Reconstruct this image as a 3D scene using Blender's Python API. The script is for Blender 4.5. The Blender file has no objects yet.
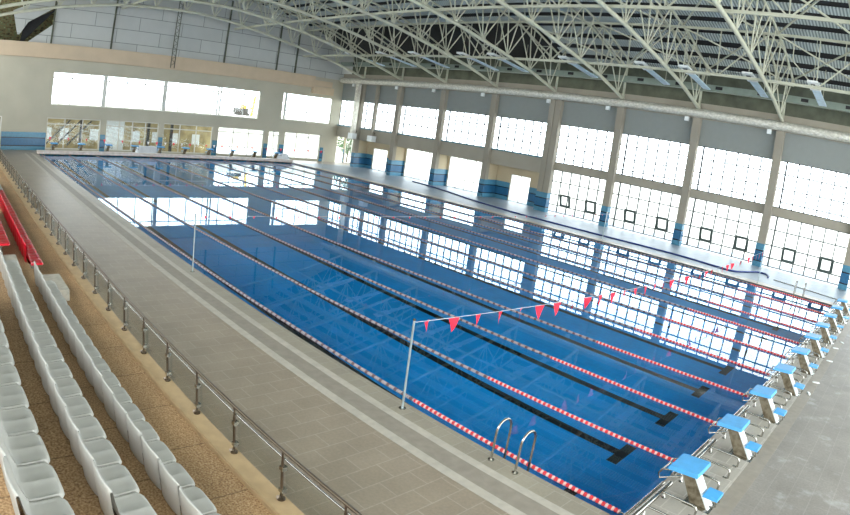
import bpy, math, random
from mathutils import Vector, Matrix
random.seed(4)
SC = bpy.context.scene
COL = SC.collection
PI = math.pi

# ------------------------------------------------------------------ camera
cam = bpy.data.cameras.new('camera')
cam_ob = bpy.data.objects.new('camera', cam)
COL.objects.link(cam_ob)
SC.camera = cam_ob
cam.type = 'PANO'                       # the photograph's wide lens bends straight lines (equidistant fisheye)
cam.panorama_type = 'FISHEYE_LENS_POLYNOMIAL'
cam.sensor_fit = 'HORIZONTAL'
cam.sensor_width = 36
cam.fisheye_fov = 2 * PI
cam.fisheye_polynomial_k0 = 0
cam.fisheye_polynomial_k1 = -0.001641 * 850 / 36
cam.fisheye_polynomial_k2 = 0
cam.fisheye_polynomial_k3 = 0
cam.fisheye_polynomial_k4 = 0
cam.shift_x = -10.79 / 850
cam.shift_y = -19.12 / 515
cam.clip_start = 0.05
cam.clip_end = 500
cam_ob.matrix_world = (Matrix.Translation((2.6917, -7.98, 5.3556)) @ Matrix.Rotation(0.7555, 4, 'Z')
                       @ Matrix.Rotation(1.392, 4, 'X') @ Matrix.Rotation(0.1416, 4, 'Z'))

# ------------------------------------------------------------------ daylight, exposure
world = bpy.data.worlds.new('daylight')
SC.world = world
world.use_nodes = True
bg = world.node_tree.nodes['Background']
bg.inputs['Color'].default_value = (0.91, 0.975, 1.0, 1)
bg.inputs['Strength'].default_value = 6.4
SC.view_settings.view_transform = 'Standard'
SC.view_settings.look = 'None'
SC.view_settings.gamma = 1
SC.view_settings.use_curve_mapping = False
SC.view_settings.exposure = 0.0

# ------------------------------------------------------------------ helpers
def tag(o, label=None, cat=None, group=None, kind=None):
    if label: o['label'] = label
    if cat: o['category'] = cat
    if group: o['group'] = group
    if kind: o['kind'] = kind
    return o

def empty(name, loc=(0, 0, 0), rz=0):
    o = bpy.data.objects.new(name, None)
    COL.objects.link(o)
    o.location = loc
    o.rotation_euler = (0, 0, rz)
    o.empty_display_size = .2
    return o

def copy_tree(o, parent=None):
    c = o.copy()
    COL.objects.link(c)
    c.parent = parent
    for ch in [k for k in KIDS.get(o.name, [])]:
        KIDS.setdefault(c.name, []).append(copy_tree(ch, c))
    return c
KIDS = {}

class MB:
    def __init__(s):
        s.v = []; s.f = []; s.sm = []
    def add(s, vs, fs, smooth=False):
        n = len(s.v)
        s.v += [tuple(p) for p in vs]
        s.f += [tuple(i + n for i in f) for f in fs]
        s.sm += [smooth] * len(fs)
        return s
    def box(s, a, b):
        x0, y0, z0 = a; x1, y1, z1 = b
        x0, x1 = min(x0, x1), max(x0, x1); y0, y1 = min(y0, y1), max(y0, y1); z0, z1 = min(z0, z1), max(z0, z1)
        return s.add([(x0, y0, z0), (x1, y0, z0), (x1, y1, z0), (x0, y1, z0), (x0, y0, z1), (x1, y0, z1), (x1, y1, z1), (x0, y1, z1)],
                     [(0, 3, 2, 1), (4, 5, 6, 7), (0, 1, 5, 4), (1, 2, 6, 5), (2, 3, 7, 6), (3, 0, 4, 7)])
    def hexa(s, p):   # eight corners: bottom four ccw, top four ccw
        return s.add(p, [(0, 3, 2, 1), (4, 5, 6, 7), (0, 1, 5, 4), (1, 2, 6, 5), (2, 3, 7, 6), (3, 0, 4, 7)])
    def bar(s, a, b, w, h=None, up=(0, 0, 1)):
        a, b = Vector(a), Vector(b); h = h or w
        d = (b - a).normalized(); u = Vector(up)
        if abs(d.dot(u)) > .98: u = Vector((1, 0, 0))
        r = d.cross(u).normalized() * (w / 2); t = r.cross(d).normalized() * (h / 2)
        return s.hexa([a - r - t, a + r - t, a + r + t, a - r + t, b - r - t, b + r - t, b + r + t, b - r + t])
    def tube(s, pts, r, n=8, caps=True):
        P = [Vector(p) for p in pts]; rings = []
        t0 = (P[1] - P[0]).normalized()
        u = Vector((0, 0, 1)) if abs(t0.z) < .9 else Vector((1, 0, 0))
        nrm = (u - t0 * u.dot(t0)).normalized()
        vs = []
        for i, p in enumerate(P):
            if i == 0: t = t0
            elif i == len(P) - 1: t = (P[i] - P[i - 1]).normalized()
            else: t = ((P[i + 1] - p).normalized() + (p - P[i - 1]).normalized()).normalized()
            nrm = (nrm - t * nrm.dot(t)).normalized()
            bi = t.cross(nrm)
            rr = r[i] if isinstance(r, (list, tuple)) else r
            for k in range(n):
                a = 2 * PI * k / n
                vs.append(p + (nrm * math.cos(a) + bi * math.sin(a)) * rr)
        fs = []
        for i in range(len(P) - 1):
            for k in range(n):
                fs.append((i * n + k, i * n + (k + 1) % n, (i + 1) * n + (k + 1) % n, (i + 1) * n + k))
        s.add(vs, fs, True)
        if caps:
            m = (len(P) - 1) * n
            s.add([vs[k] for k in range(n)], [tuple(range(n - 1, -1, -1))])
            s.add([vs[m + k] for k in range(n)], [tuple(range(n))])
        return s
    def sheet(s, rows, smooth=True):  # grid of points
        nr, nc = len(rows), len(rows[0])
        return s.add([p for r in rows for p in r],
                     [(i * nc + j, i * nc + j + 1, (i + 1) * nc + j + 1, (i + 1) * nc + j) for i in range(nr - 1) for j in range(nc - 1)], smooth)
    def build(s, name, mat, parent=None, loc=None):
        me = bpy.data.meshes.new(name)
        me.from_pydata(s.v, [], s.f)
        me.polygons.foreach_set('use_smooth', s.sm)
        me.materials.append(mat)
        me.validate(); me.update()
        o = bpy.data.objects.new(name, me)
        COL.objects.link(o)
        if parent:
            o.parent = parent
            KIDS.setdefault(parent.name, []).append(o)
        if loc: o.location = loc
        return o

def struct(name, mb, mat, parent=None, label=None):
    o = mb.build(name, mat, parent)
    if parent is None: o['kind'] = 'structure'
    if label: o['label'] = label
    return o

ORD = ['first', 'second', 'third', 'fourth', 'fifth', 'sixth', 'seventh', 'eighth', 'ninth', 'tenth', 'eleventh', 'twelfth', 'thirteenth',
       'fourteenth', 'fifteenth', 'sixteenth', 'seventeenth', 'eighteenth', 'nineteenth', 'twentieth'] + \
      ['twenty-' + w for w in ('first', 'second', 'third', 'fourth', 'fifth', 'sixth', 'seventh', 'eighth', 'ninth')] + ['thirtieth'] + \
      ['thirty-' + w for w in ('first', 'second', 'third', 'fourth', 'fifth', 'sixth', 'seventh', 'eighth', 'ninth')]

# ------------------------------------------------------------------ materials
def lin(c):
    c = c / 255
    return c / 12.92 if c <= .04045 else ((c + .055) / 1.055) ** 2.4
def rgb(r, g, b): return (lin(r), lin(g), lin(b), 1)

class M:
    def __init__(s, name, col, rough=.6, metal=0, spec=.5):
        m = bpy.data.materials.new(name); m.use_nodes = True
        s.m = m; s.nt = m.node_tree; s.b = s.nt.nodes['Principled BSDF']
        s.b.inputs['Base Color'].default_value = col
        s.b.inputs['Roughness'].default_value = rough
        s.b.inputs['Metallic'].default_value = metal
        s.b.inputs['Specular IOR Level'].default_value = spec
    def n(s, t, **k):
        nd = s.nt.nodes.new(t)
        for a, v in k.items():
            if a in nd.inputs: nd.inputs[a].default_value = v
            else: setattr(nd, a, v)
        return nd
    def l(s, a, b): s.nt.links.new(a, b)
    def coord(s, scale=(1, 1, 1), rot=(0, 0, 0), loc=(0, 0, 0)):
        g = s.n('ShaderNodeNewGeometry'); mp = s.n('ShaderNodeMapping')
        mp.inputs['Scale'].default_value = scale; mp.inputs['Rotation'].default_value = rot; mp.inputs['Location'].default_value = loc
        s.l(g.outputs['Position'], mp.inputs['Vector'])
        return mp.outputs['Vector']
    def noise(s, vec, scale, detail=4):
        nz = s.n('ShaderNodeTexNoise'); nz.inputs['Scale'].default_value = scale; nz.inputs['Detail'].default_value = detail
        s.l(vec, nz.inputs['Vector']); return nz.outputs['Fac']
    def ramp(s, fac, stops):
        r = s.n('ShaderNodeValToRGB'); e = r.color_ramp.elements
        while len(e) < len(stops): e.new(.5)
        for el, (p, c) in zip(e, stops): el.position = p; el.color = c
        s.l(fac, r.inputs['Fac']); return r.outputs['Color']
    def mix(s, fac, a, b, mode='MIX'):
        x = s.n('ShaderNodeMix', data_type='RGBA', blend_type=mode)
        for v, i in ((fac, 0), (a, 6), (b, 7)):
            if isinstance(v, (int, float)): x.inputs[i].default_value = v
            elif isinstance(v, tuple): x.inputs[i].default_value = v
            else: s.l(v, x.inputs[i])
        return x.outputs[2]
    def bump(s, h, st=.2, d=.01):
        b = s.n('ShaderNodeBump'); b.inputs['Strength'].default_value = st; b.inputs['Distance'].default_value = d
        s.l(h, b.inputs['Height']); s.l(b.outputs['Normal'], s.b.inputs['Normal'])
    def base(s, c): s.l(c, s.b.inputs['Base Color'])

def plain(name, col, rough=.6, metal=0, var=.08, scale=3, spec=.5):
    """a colour with slight mottling"""
    m = M(name, col, rough, metal, spec)
    f = m.noise(m.coord(), scale)
    d = tuple(c * (1 - 2 * var) for c in col[:3]) + (1,); u = tuple(min(1, c * (1 + 2 * var)) for c in col[:3]) + (1,)
    m.base(m.ramp(f, [(.3, d), (.7, u)]))
    return m.m

def tiled(name, col, col2, mortar, w, h, msize=.02, rough=.5, rot=(0, 0, 0), offset=.5, stain=.12, bump=.2, squash=1, dirt=None):
    m = M(name, col, rough)
    v = m.coord(rot=rot)
    br = m.n('ShaderNodeTexBrick')
    br.offset = offset
    m.l(v, br.inputs['Vector'])
    br.inputs['Scale'].default_value = 1
    br.inputs['Brick Width'].default_value = w; br.inputs['Row Height'].default_value = h
    br.inputs['Mortar Size'].default_value = msize; br.inputs['Mortar Smooth'].default_value = .3
    br.inputs['Color1'].default_value = col; br.inputs['Color2'].default_value = col2; br.inputs['Mortar'].default_value = mortar
    nz = m.noise(m.coord(), 1.2, 6); nz2 = m.noise(m.coord(), 22, 3)
    s1 = m.ramp(nz, [(.3, (1 - stain,) * 3 + (1,)), (.7, (1 + stain * .2,) * 3 + (1,))])
    s2 = m.ramp(nz2, [(.3, (1 - stain,) * 3 + (1,)), (.7, (1,) * 3 + (1,))])
    c = m.mix(1, br.outputs['Color'], s1, 'MULTIPLY'); c = m.mix(1, c, s2, 'MULTIPLY')
    m.base(c)
    if bump: m.bump(br.outputs['Fac'], -bump, .004)
    return m.m

MAT = {}
MAT['deck'] = tiled('deck_tile', rgb(156, 143, 125), rgb(151, 138, 120), rgb(169, 157, 140), .62, .42, .012, .38, rot=(0, 0, PI / 2), stain=.14)
MAT['deck_right'] = tiled('worn_deck_tile', rgb(146, 140, 131), rgb(142, 136, 127), rgb(155, 149, 140), .62, .42, .01, .5, rot=(0, 0, PI / 2), stain=.2)
nt = MAT['deck_right'].node_tree; pb_ = nt.nodes['Principled BSDF']; src = pb_.inputs['Base Color'].links[0].from_socket
nz_ = nt.nodes.new('ShaderNodeTexNoise'); nz_.inputs['Scale'].default_value = 1.7; nz_.inputs['Detail'].default_value = 8; nz_.inputs['Roughness'].default_value = .65
gg = nt.nodes.new('ShaderNodeNewGeometry'); nt.links.new(gg.outputs['Position'], nz_.inputs['Vector'])
rr_ = nt.nodes.new('ShaderNodeValToRGB'); rr_.color_ramp.elements[0].position = .56; rr_.color_ramp.elements[0].color = (0, 0, 0, 1); rr_.color_ramp.elements[1].position = .72; rr_.color_ramp.elements[1].color = (.6, .6, .6, 1)
nt.links.new(nz_.outputs['Fac'], rr_.inputs['Fac']); mx_ = nt.nodes.new('ShaderNodeMix'); mx_.data_type = 'RGBA'
nt.links.new(rr_.outputs['Color'], mx_.inputs[0]); nt.links.new(src, mx_.inputs[6]); mx_.inputs[7].default_value = rgb(180, 179, 177); nt.links.new(mx_.outputs[2], pb_.inputs['Base Color'])
MAT['coping'] = tiled('coping_tile', rgb(158, 150, 132), rgb(150, 142, 126), rgb(168, 162, 148), .33, .33, .008, .4, stain=.1)
MAT['pale_strip'] = plain('pale_strip', rgb(178, 171, 158), .5, var=.05, scale=6)
MAT['grey_strip'] = plain('grey_strip', rgb(142, 134, 121), .5, var=.05, scale=6)
MAT['stand'] = None
m = M('stand_concrete', rgb(170, 135, 95), .85)
v = m.coord()
c = m.ramp(m.noise(v, 42, 4), [(.3, rgb(126, 96, 66)), (.5, rgb(172, 138, 98)), (.72, rgb(206, 178, 138))])
c2 = m.ramp(m.noise(v, 1.1, 4), [(.3, (.85, .85, .85, 1)), (.7, (1.05, 1.03, 1, 1))])
br = m.n('ShaderNodeTexBrick'); m.l(m.coord(loc=(.2, .1, 0)), br.inputs['Vector']); br.inputs['Scale'].default_value = 1
br.inputs['Brick Width'].default_value = 1.15; br.inputs['Row Height'].default_value = 40; br.inputs['Mortar Size'].default_value = .012
br.inputs['Color1'].default_value = (1, 1, 1, 1); br.inputs['Color2'].default_value = (.97, .97, .97, 1); br.inputs['Mortar'].default_value = (.6, .58, .55, 1)
m.base(m.mix(1, m.mix(1, c, c2, 'MULTIPLY'), br.outputs['Color'], 'MULTIPLY')); m.bump(m.noise(v, 60, 3), .3, .003)
MAT['stand'] = m.m
MAT['kerb'] = plain('kerb_render', rgb(170, 145, 108), .7, var=.06, scale=5)
MAT['step'] = plain('step_concrete', rgb(176, 170, 155), .8, var=.08, scale=8)
MAT['white_seat'] = plain('white_seat_plastic', rgb(184, 182, 174), .4, var=.02, scale=5)
MAT['red_seat'] = plain('red_seat_plastic', rgb(205, 12, 38), .35, var=.03, scale=5)
MAT['steel'] = plain('polished_steel', rgb(170, 168, 160), .22, 1, .05, 20)
MAT['steel_dark'] = plain('handrail_steel', rgb(104, 92, 78), .3, .8, .05, 20)
MAT['white_metal'] = plain('white_metal', rgb(225, 228, 226), .4, 0, .03)
MAT['truss'] = plain('cream_steel', rgb(182, 182, 162), .5, 0, .05, 2)
MAT['wall'] = plain('beige_wall_paint', rgb(178, 173, 155), .8, 0, .025, .6)
MAT['tan_wall'] = plain('tan_wall_paint', rgb(186, 170, 140), .8, 0, .03, .8)
MAT['ledge'] = plain('pinkish_ledge_paint', rgb(196, 176, 150), .8, 0, .03, .8)
MAT['column'] = plain('column_paint', rgb(146, 139, 125), .75, 0, .03, .8)
MAT['spandrel'] = plain('spandrel_paint', rgb(156, 149, 134), .8, 0, .03, .8)
MAT['blind'] = plain('grey_blind', rgb(134, 138, 134), .8, 0, .01, 3)
MAT['duct'] = None
m = M('foil_duct', rgb(190, 186, 172), .45, .3)
m.base(m.ramp(m.noise(m.coord(scale=(1, 2, 2)), 5, 6), [(.3, rgb(186, 182, 168)), (.55, rgb(216, 212, 198)), (.75, rgb(236, 233, 224))]))
m.bump(m.noise(m.coord(), 9, 4), .8, .04); MAT['duct'] = m.m
MAT['green_grey'] = plain('green_grey_metal', rgb(128, 140, 128), .5, .1, .05, 2)
MAT['dark_green'] = plain('dark_green_panel', rgb(84, 88, 74), .7, 0, .15, 1.2)
MAT['frame'] = plain('grey_window_frame', rgb(84, 90, 90), .5, .2, .03)
MAT['white_frame'] = plain('white_window_frame', rgb(205, 205, 196), .5, 0, .03)
MAT['dark_frame'] = plain('dark_sash_frame', rgb(72, 82, 78), .5, .1, .03)
MAT['black'] = plain('black_tile', rgb(4, 5, 8), .35, 0, .1)
MAT['blue_plat'] = plain('light_blue_fibreglass', rgb(72, 160, 218), .4, 0, .04, 6)
MAT['pedestal'] = None
m = M('pedestal_steel', rgb(150, 140, 120), .45, .5)
m.base(m.ramp(m.noise(m.coord(), 9, 5), [(.35, rgb(98, 86, 66)), (.6, rgb(140, 130, 110))])); MAT['pedestal'] = m.m
MAT['flag'] = plain('red_flag_cloth', rgb(232, 34, 62), .7, 0, .04)
MAT['white_flag'] = plain('white_flag_cloth', rgb(235, 235, 235), .7, 0, .04)
MAT['cord'] = plain('pale_cord', rgb(190, 200, 205), .6, 0, .03)
MAT['hose'] = plain('navy_hose', rgb(28, 52, 116), .5, 0, .05)
MAT['fabric'] = plain('white_cover_cloth', rgb(222, 226, 230), .8, 0, .03)
MAT['pole'] = plain('pole_steel', rgb(176, 190, 192), .3, .6, .05, 8)
MAT['yellow'] = plain('yellow_machine_paint', rgb(215, 175, 60), .5, 0, .05)
MAT['dark'] = plain('dark_machine_paint', rgb(50, 46, 38), .6, 0, .05)
MAT['trunk'] = plain('bark', rgb(80, 66, 48), .9, 0, .1)
MAT['leaf'] = plain('leaf_green', rgb(52, 92, 46), .7, 0, .25, 3)
MAT['ground'] = plain('pale_ground', rgb(200, 196, 186), .9, 0, .05, .3)
MAT['brown_building'] = plain('brown_stone_wall', rgb(170, 154, 112), .9, 0, .2, 1.1)
MAT['roof_black'] = plain('black_roof_lining', rgb(30, 31, 32), .9, 0, .1)
# grey corrugated roof strips
m = M('corrugated_roof', rgb(160, 170, 172), .55, .1)
wv = m.n('ShaderNodeTexWave'); wv.wave_type = 'BANDS'; wv.bands_direction = 'X'
wv.inputs['Scale'].default_value = 1.6; wv.inputs['Distortion'].default_value = 0
m.l(m.coord(), wv.inputs['Vector'])
m.base(m.ramp(wv.outputs['Fac'], [(.2, rgb(132, 142, 142)), (.8, rgb(196, 204, 202))])); m.bump(wv.outputs['Fac'], .6, .03)
MAT['roof_strip'] = m.m
# grey sheet cladding with joints on the end wall (bricks in the y-z plane)
MAT['cladding'] = tiled('grey_sheet_cladding', rgb(188, 190, 186), rgb(180, 182, 178), rgb(118, 122, 118), 4.3, 1.25, .03, .6, rot=(0, 0, 0), stain=.05, bump=0)
nt = MAT['cladding'].node_tree
for nd in nt.nodes:
    if nd.type == 'TEX_BRICK':
        src = nd.inputs['Vector'].links[0].from_node
        comb = nt.nodes.new('ShaderNodeCombineXYZ'); sep = nt.nodes.new('ShaderNodeSeparateXYZ')
        nt.links.new(src.outputs['Vector'], sep.inputs[0]); nt.links.new(sep.outputs[1], comb.inputs[0]); nt.links.new(sep.outputs[2], comb.inputs[1])
        nt.links.new(comb.outputs[0], nd.inputs['Vector'])
# blue wall tiles with two navy bands, by height above the deck
m = M('blue_wainscot_tile', rgb(70, 150, 190), .25)
g = m.n('ShaderNodeNewGeometry'); sp = m.n('ShaderNodeSeparateXYZ'); m.l(g.outputs['Position'], sp.inputs[0])
mr = m.n('ShaderNodeMapRange'); mr.inputs['From Min'].default_value = 0; mr.inputs['From Max'].default_value = 2; m.l(sp.outputs[2], mr.inputs['Value'])
A, B_, N = rgb(72, 128, 154), rgb(38, 96, 134), rgb(8, 14, 28)
cr = m.ramp(mr.outputs[0], [(0, A), (.215, N), (.255, B_), (.56, N), (.60, A)])
for nd in m.nt.nodes:
    if nd.type == 'VALTORGB': nd.color_ramp.interpolation = 'CONSTANT'
m.base(m.mix(1, cr, m.ramp(m.noise(m.coord(), 6, 3), [(.3, (.85, .85, .85, 1)), (.7, (1.05, 1.05, 1.05, 1))]), 'MULTIPLY'))
MAT['wainscot'] = m.m
# pool tiles
MAT['pool_floor'] = tiled('pool_floor_tile', rgb(0, 168, 248), rgb(0, 162, 244), rgb(20, 180, 252), .5, .25, .012, .4, stain=.12, bump=0)
MAT['pool_wall'] = tiled('pool_wall_tile', rgb(0, 186, 246), rgb(0, 180, 242), rgb(40, 196, 248), .5, .25, .012, .4, stain=.08, bump=0)
# water
mt = bpy.data.materials.new('pool_water'); mt.use_nodes = True; nt = mt.node_tree; nt.nodes.clear()
out = nt.nodes.new('ShaderNodeOutputMaterial'); gl = nt.nodes.new('ShaderNodeBsdfGlass')
gl.inputs['Color'].default_value = (.93, .99, 1, 1); gl.inputs['Roughness'].default_value = 0; gl.inputs['IOR'].default_value = 1.333
tc = nt.nodes.new('ShaderNodeNewGeometry'); nz = nt.nodes.new('ShaderNodeTexNoise'); nz.inputs['Scale'].default_value = .9; nz.inputs['Detail'].default_value = 2
bp = nt.nodes.new('ShaderNodeBump'); bp.inputs['Strength'].default_value = .05; bp.inputs['Distance'].default_value = .01
nt.links.new(tc.outputs['Position'], nz.inputs['Vector']); nt.links.new(nz.outputs['Fac'], bp.inputs['Height'])
nt.links.new(bp.outputs['Normal'], gl.inputs['Normal']); nt.links.new(gl.outputs[0], out.inputs[0]); MAT['water'] = mt
# thin glass panes
def pane_mat(name, tint, refl):
    mt = bpy.data.materials.new(name); mt.use_nodes = True; nt = mt.node_tree; nt.nodes.clear()
    out = nt.nodes.new('ShaderNodeOutputMaterial'); mx = nt.nodes.new('ShaderNodeMixShader')
    tr = nt.nodes.new('ShaderNodeBsdfTransparent'); gs = nt.nodes.new('ShaderNodeBsdfGlossy'); fr = nt.nodes.new('ShaderNodeLayerWeight')
    tr.inputs[0].default_value = tint; gs.inputs['Roughness'].default_value = .02; fr.inputs['Blend'].default_value = .5
    pw_ = nt.nodes.new('ShaderNodeMath'); pw_.operation = 'POWER'; pw_.inputs[1].default_value = 4
    ma = nt.nodes.new('ShaderNodeMath'); ma.operation = 'MULTIPLY_ADD'; ma.inputs[1].default_value = .6; ma.inputs[2].default_value = refl
    nt.links.new(fr.outputs['Facing'], pw_.inputs[0]); nt.links.new(pw_.outputs[0], ma.inputs[0]); nt.links.new(ma.outputs[0], mx.inputs[0]); nt.links.new(tr.outputs[0], mx.inputs[1]); nt.links.new(gs.outputs[0], mx.inputs[2])
    nt.links.new(mx.outputs[0], out.inputs[0]); return mt
MAT['glass'] = pane_mat('window_glass', (.97, .99, 1, 1), .03)
MAT['rail_glass'] = pane_mat('railing_glass', (.965, .985, .98, 1), .015)
# lane rope floats: red within five metres of each end, white with fine dark gaps between
m = M('lane_float', rgb(220, 215, 210), .4)
g = m.n('ShaderNodeNewGeometry'); sp = m.n('ShaderNodeSeparateXYZ'); m.l(g.outputs['Position'], sp.inputs[0])
def mth(op, a, b=None):
    n_ = m.n('ShaderNodeMath', operation=op)
    for i, v_ in enumerate((a, b)):
        if v_ is None: continue
        if isinstance(v_, (int, float)): n_.inputs[i].default_value = v_
        else: m.l(v_, n_.inputs[i])
    return n_.outputs[0]
xx = sp.outputs[0]
dist = mth('SUBTRACT', 25, mth('ABSOLUTE', mth('ADD', xx, 25)))      # distance from the nearer end
near_end = mth('GREATER_THAN', xx, -4.9)
st = mth('FRACT', mth('MULTIPLY', xx, 8.3333))
stripe = mth('LESS_THAN', st, .62)
endc = m.mix(stripe, rgb(232, 196, 190), rgb(208, 24, 36))
st2 = mth('LESS_THAN', mth('FRACT', mth('MULTIPLY', xx, 4.16667)), .4)
midc = m.mix(st2, rgb(158, 150, 152), rgb(92, 66, 70))
m.base(m.mix(near_end, midc, endc)); MAT['float'] = m.m

# ------------------------------------------------------------------ layout numbers
PX0, PX1 = -50.0, 0.0         # pool length
PY0, PY1 = -0.2, 25.3         # pool width
XF = -53.0                    # end wall
YW = 32.26                    # front of the columns
YG = 32.82                    # glazing line
ZD = 0.10                     # deck
COLS = [-49.27 + 6.07 * k for k in range(-0, 11)]   # left edges of the columns
BC = [(-12, 8.6), (-8.6, 9.8), (-4.8, 10.98), (0, 12.05), (5, 12.8), (9.5, 13.12), (13, 13.13), (16, 12.88), (20, 12.32), (25, 11.42), (28.6, 10.72), (32.45, 9.68), (36, 8.6)]
TC = [(-12, 11.0), (-8.6, 12.2), (-4.5, 13.7), (0, 14.75), (5, 15.55), (9.5, 15.95), (13, 16.0), (16, 15.75), (20, 15.25), (24, 14.6), (28, 13.72), (32.45, 12.15), (36, 11.0)]
def interp(t, y):
    for (a, za), (b, zb) in zip(t, t[1:]):
        if y <= b:
            return za + (zb - za) * (y - a) / (b - a)
    return t[-1][1]

# ------------------------------------------------------------------ ground and deck
g = MB(); g.box((-140, -60, -.6), (-54.2, 120, -.35)); g.box((-54.2, 36.6, -.6), (60, 120, -.35))
struct('ground', g, MAT['ground'])
g = MB().box((-120, 5, -.35), (-72, 60, 3.9))
struct('terrace', g, MAT['ground'], label='pale raised terrace outside beyond the end wall')
fl = MB()
x0, x1, y0, y1 = -53.6, 16, -5.0, 36.4
fl.box((x0, y0, -.3), (PX0, y1, ZD)); fr_ = MB().box((PX1 + 1.0, -.3, -.3), (x1, y1, ZD)); fl.box((PX1, y0, -.3), (x1, -.3, ZD)); fl.box((PX1, -.3, -.3), (PX1 + 1.0, y1, ZD - .012))
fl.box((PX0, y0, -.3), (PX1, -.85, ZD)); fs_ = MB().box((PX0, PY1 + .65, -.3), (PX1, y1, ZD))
struct('floor', fl, MAT['deck'])
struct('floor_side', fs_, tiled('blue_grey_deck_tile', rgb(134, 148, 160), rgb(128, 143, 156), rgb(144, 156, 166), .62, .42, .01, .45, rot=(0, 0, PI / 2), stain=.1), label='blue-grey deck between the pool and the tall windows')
struct('floor_end', fr_, MAT['deck_right'], label='worn grey tiled deck behind the starting blocks')
cp = MB(); cp.box((PX0, -.85, -.3), (PX1, PY0, ZD + .001)); cp.box((PX0, PY1, -.3), (PX1, PY1 + .65, ZD + .001))
struct('trim_1', cp, MAT['coping'], label='beige tiled pool coping')
st_ = MB(); st_.box((PX0 - .3, -.84, ZD), (PX1 + .9, -.66, ZD + .006)); st_.box((PX0 - .3, -1.44, ZD), (PX1 + .9, -1.24, ZD + .006))
st_.box((1.0, -1.2, ZD), (1.04, 30, ZD + .006)); st_.box((PX0, PY1 + .65, ZD), (PX1 + .9, PY1 + .8, ZD + .006))
struct('trim_2', st_, MAT['pale_strip'], label='pale drainage strips beside the pool')
gs_ = MB(); gs_.box((PX0 - .3, -1.24, ZD), (PX1 + .9, -.84, ZD + .004)); gs_.box((1.04, -1.2, ZD), (1.36, 30, ZD + .004))
struct('trim_3', gs_, MAT['grey_strip'], label='grey strips between the pale drains')
# light tiled end deck under the starting blocks
ed = MB().box((PX1, PY0, ZD - .01), (1.0, PY1 + .6, ZD + .005))
MAT['end_tile'] = tiled('end_deck_tile', rgb(178, 172, 160), rgb(164, 158, 146), rgb(196, 190, 178), .33, .62, .012, .4, stain=.1)
struct('trim_4', ed, MAT['end_tile'], label='pale tiled pool end under the starting blocks')

# pool basin
PZ = -2.15
pb = MB()
pb.box((PX0 - .3, PY0 - .3, PZ - .2), (PX1 + .3, PY1 + .3, PZ))
struct('floor_pool', pb, MAT['pool_floor'], label='blue tiled pool bottom')
for nm, a_, b_ in (('far', (PX0 - .3, PY0 - .3, PZ), (PX0, PY1 + .3, ZD - .03)), ('near', (PX1, PY0 - .3, PZ), (PX1 + .3, PY1 + .3, ZD - .03)),
                   ('left', (PX0, PY0 - .3, PZ), (PX1, PY0, ZD - .03)), ('right', (PX0, PY1, PZ), (PX1, PY1 + .3, ZD - .03))):
    struct('wall_pool_' + nm, MB().box(a_, b_), MAT['pool_wall'], label='blue tiled side of the pool basin')
for k in range(10):
    y = 1.25 + 2.5 * k
    ln = MB().box((-48, y - .13, PZ), (-1.8, y + .13, PZ + .004))
    for sx in (-1.8, -48):
        ln.box((sx - .13, y - .5, PZ), (sx + .13, y + .5, PZ + .005))
    o = struct('trim_lane_line', ln, MAT['black'])
    o['label'] = 'black lane line on the pool bottom, %s from the stand side' % ORD[k]
struct('trim_bulkhead', MB().box((-50.5, PY0 - .1, ZD), (-50.0, PY1 + .1, .36)), plain('pale_bulkhead', rgb(206, 196, 188), .5), label='low pale bulkhead across the far end of the pool')
wt = MB().add([(PX0 + .001, PY0 + .001, 0), (PX1 - .001, PY0 + .001, 0), (PX1 - .001, PY1 - .001, 0), (PX0 + .001, PY1 - .001, 0)], [(0, 1, 2, 3)])
o = wt.build('water', MAT['water']); tag(o, 'still blue water filling the long swimming pool', 'water', kind='stuff')

# ------------------------------------------------------------------ end wall (far, x = -53)
def wall_x(x0, x1, yr, zr, holes):
    """wall slab between x0 and x1 with rectangular holes (ya, yb, za, zb)"""
    ys = sorted(set([yr[0], yr[1]] + [h[0] for h in holes] + [h[1] for h in holes]))
    zs = sorted(set([zr[0], zr[1]] + [h[2] for h in holes] + [h[3] for h in holes]))
    mb = MB()
    for ya, yb in zip(ys, ys[1:]):
        za0 = None
        for za, zb in zip(zs, zs[1:]):
            cy, cz = (ya + yb) / 2, (za + zb) / 2
            hole = any(h[0] < cy < h[1] and h[2] < cz < h[3] for h in holes)
            if hole:
                if za0 is not None: mb.box((x0, ya, za0), (x1, yb, za)); za0 = None
            elif za0 is None: za0 = za
        if za0 is not None: mb.box((x0, ya, za0), (x1, yb, zs[-1]))
    return mb
GH = [(-4.9, -3.35, ZD, 2.95), (.85, 5.95, .25, 2.95), (6.5, 11.75, .25, 2.97), (12.25, 17.5, .25, 2.98), (18.1, 23.4, .3, 3.0), (23.95, 25.3, .3, 2.97), (25.95, 30.6, .3, 3.02)]
UH = [(1.05, 22.45, 4.08, 6.95), (25.2, 31.6, 4.3, 7.15)]
struct('wall_far', wall_x(XF - .35, XF, (-14, 32.9), (ZD, 9.3), GH + UH), MAT['wall'])
# wainscot on the end wall
ws = MB()
for a, b in ((-3.35, .85), (5.95, 6.5), (11.75, 12.25), (17.5, 18.1), (23.4, 23.95), (25.3, 25.95), (30.6, 31.1)):
    ws.box((XF, a + .03, ZD), (XF + .03, b - .03, 1.65))
struct('baseboard_far', ws, MAT['wainscot'], label='blue tiled dado of the end wall')
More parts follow.
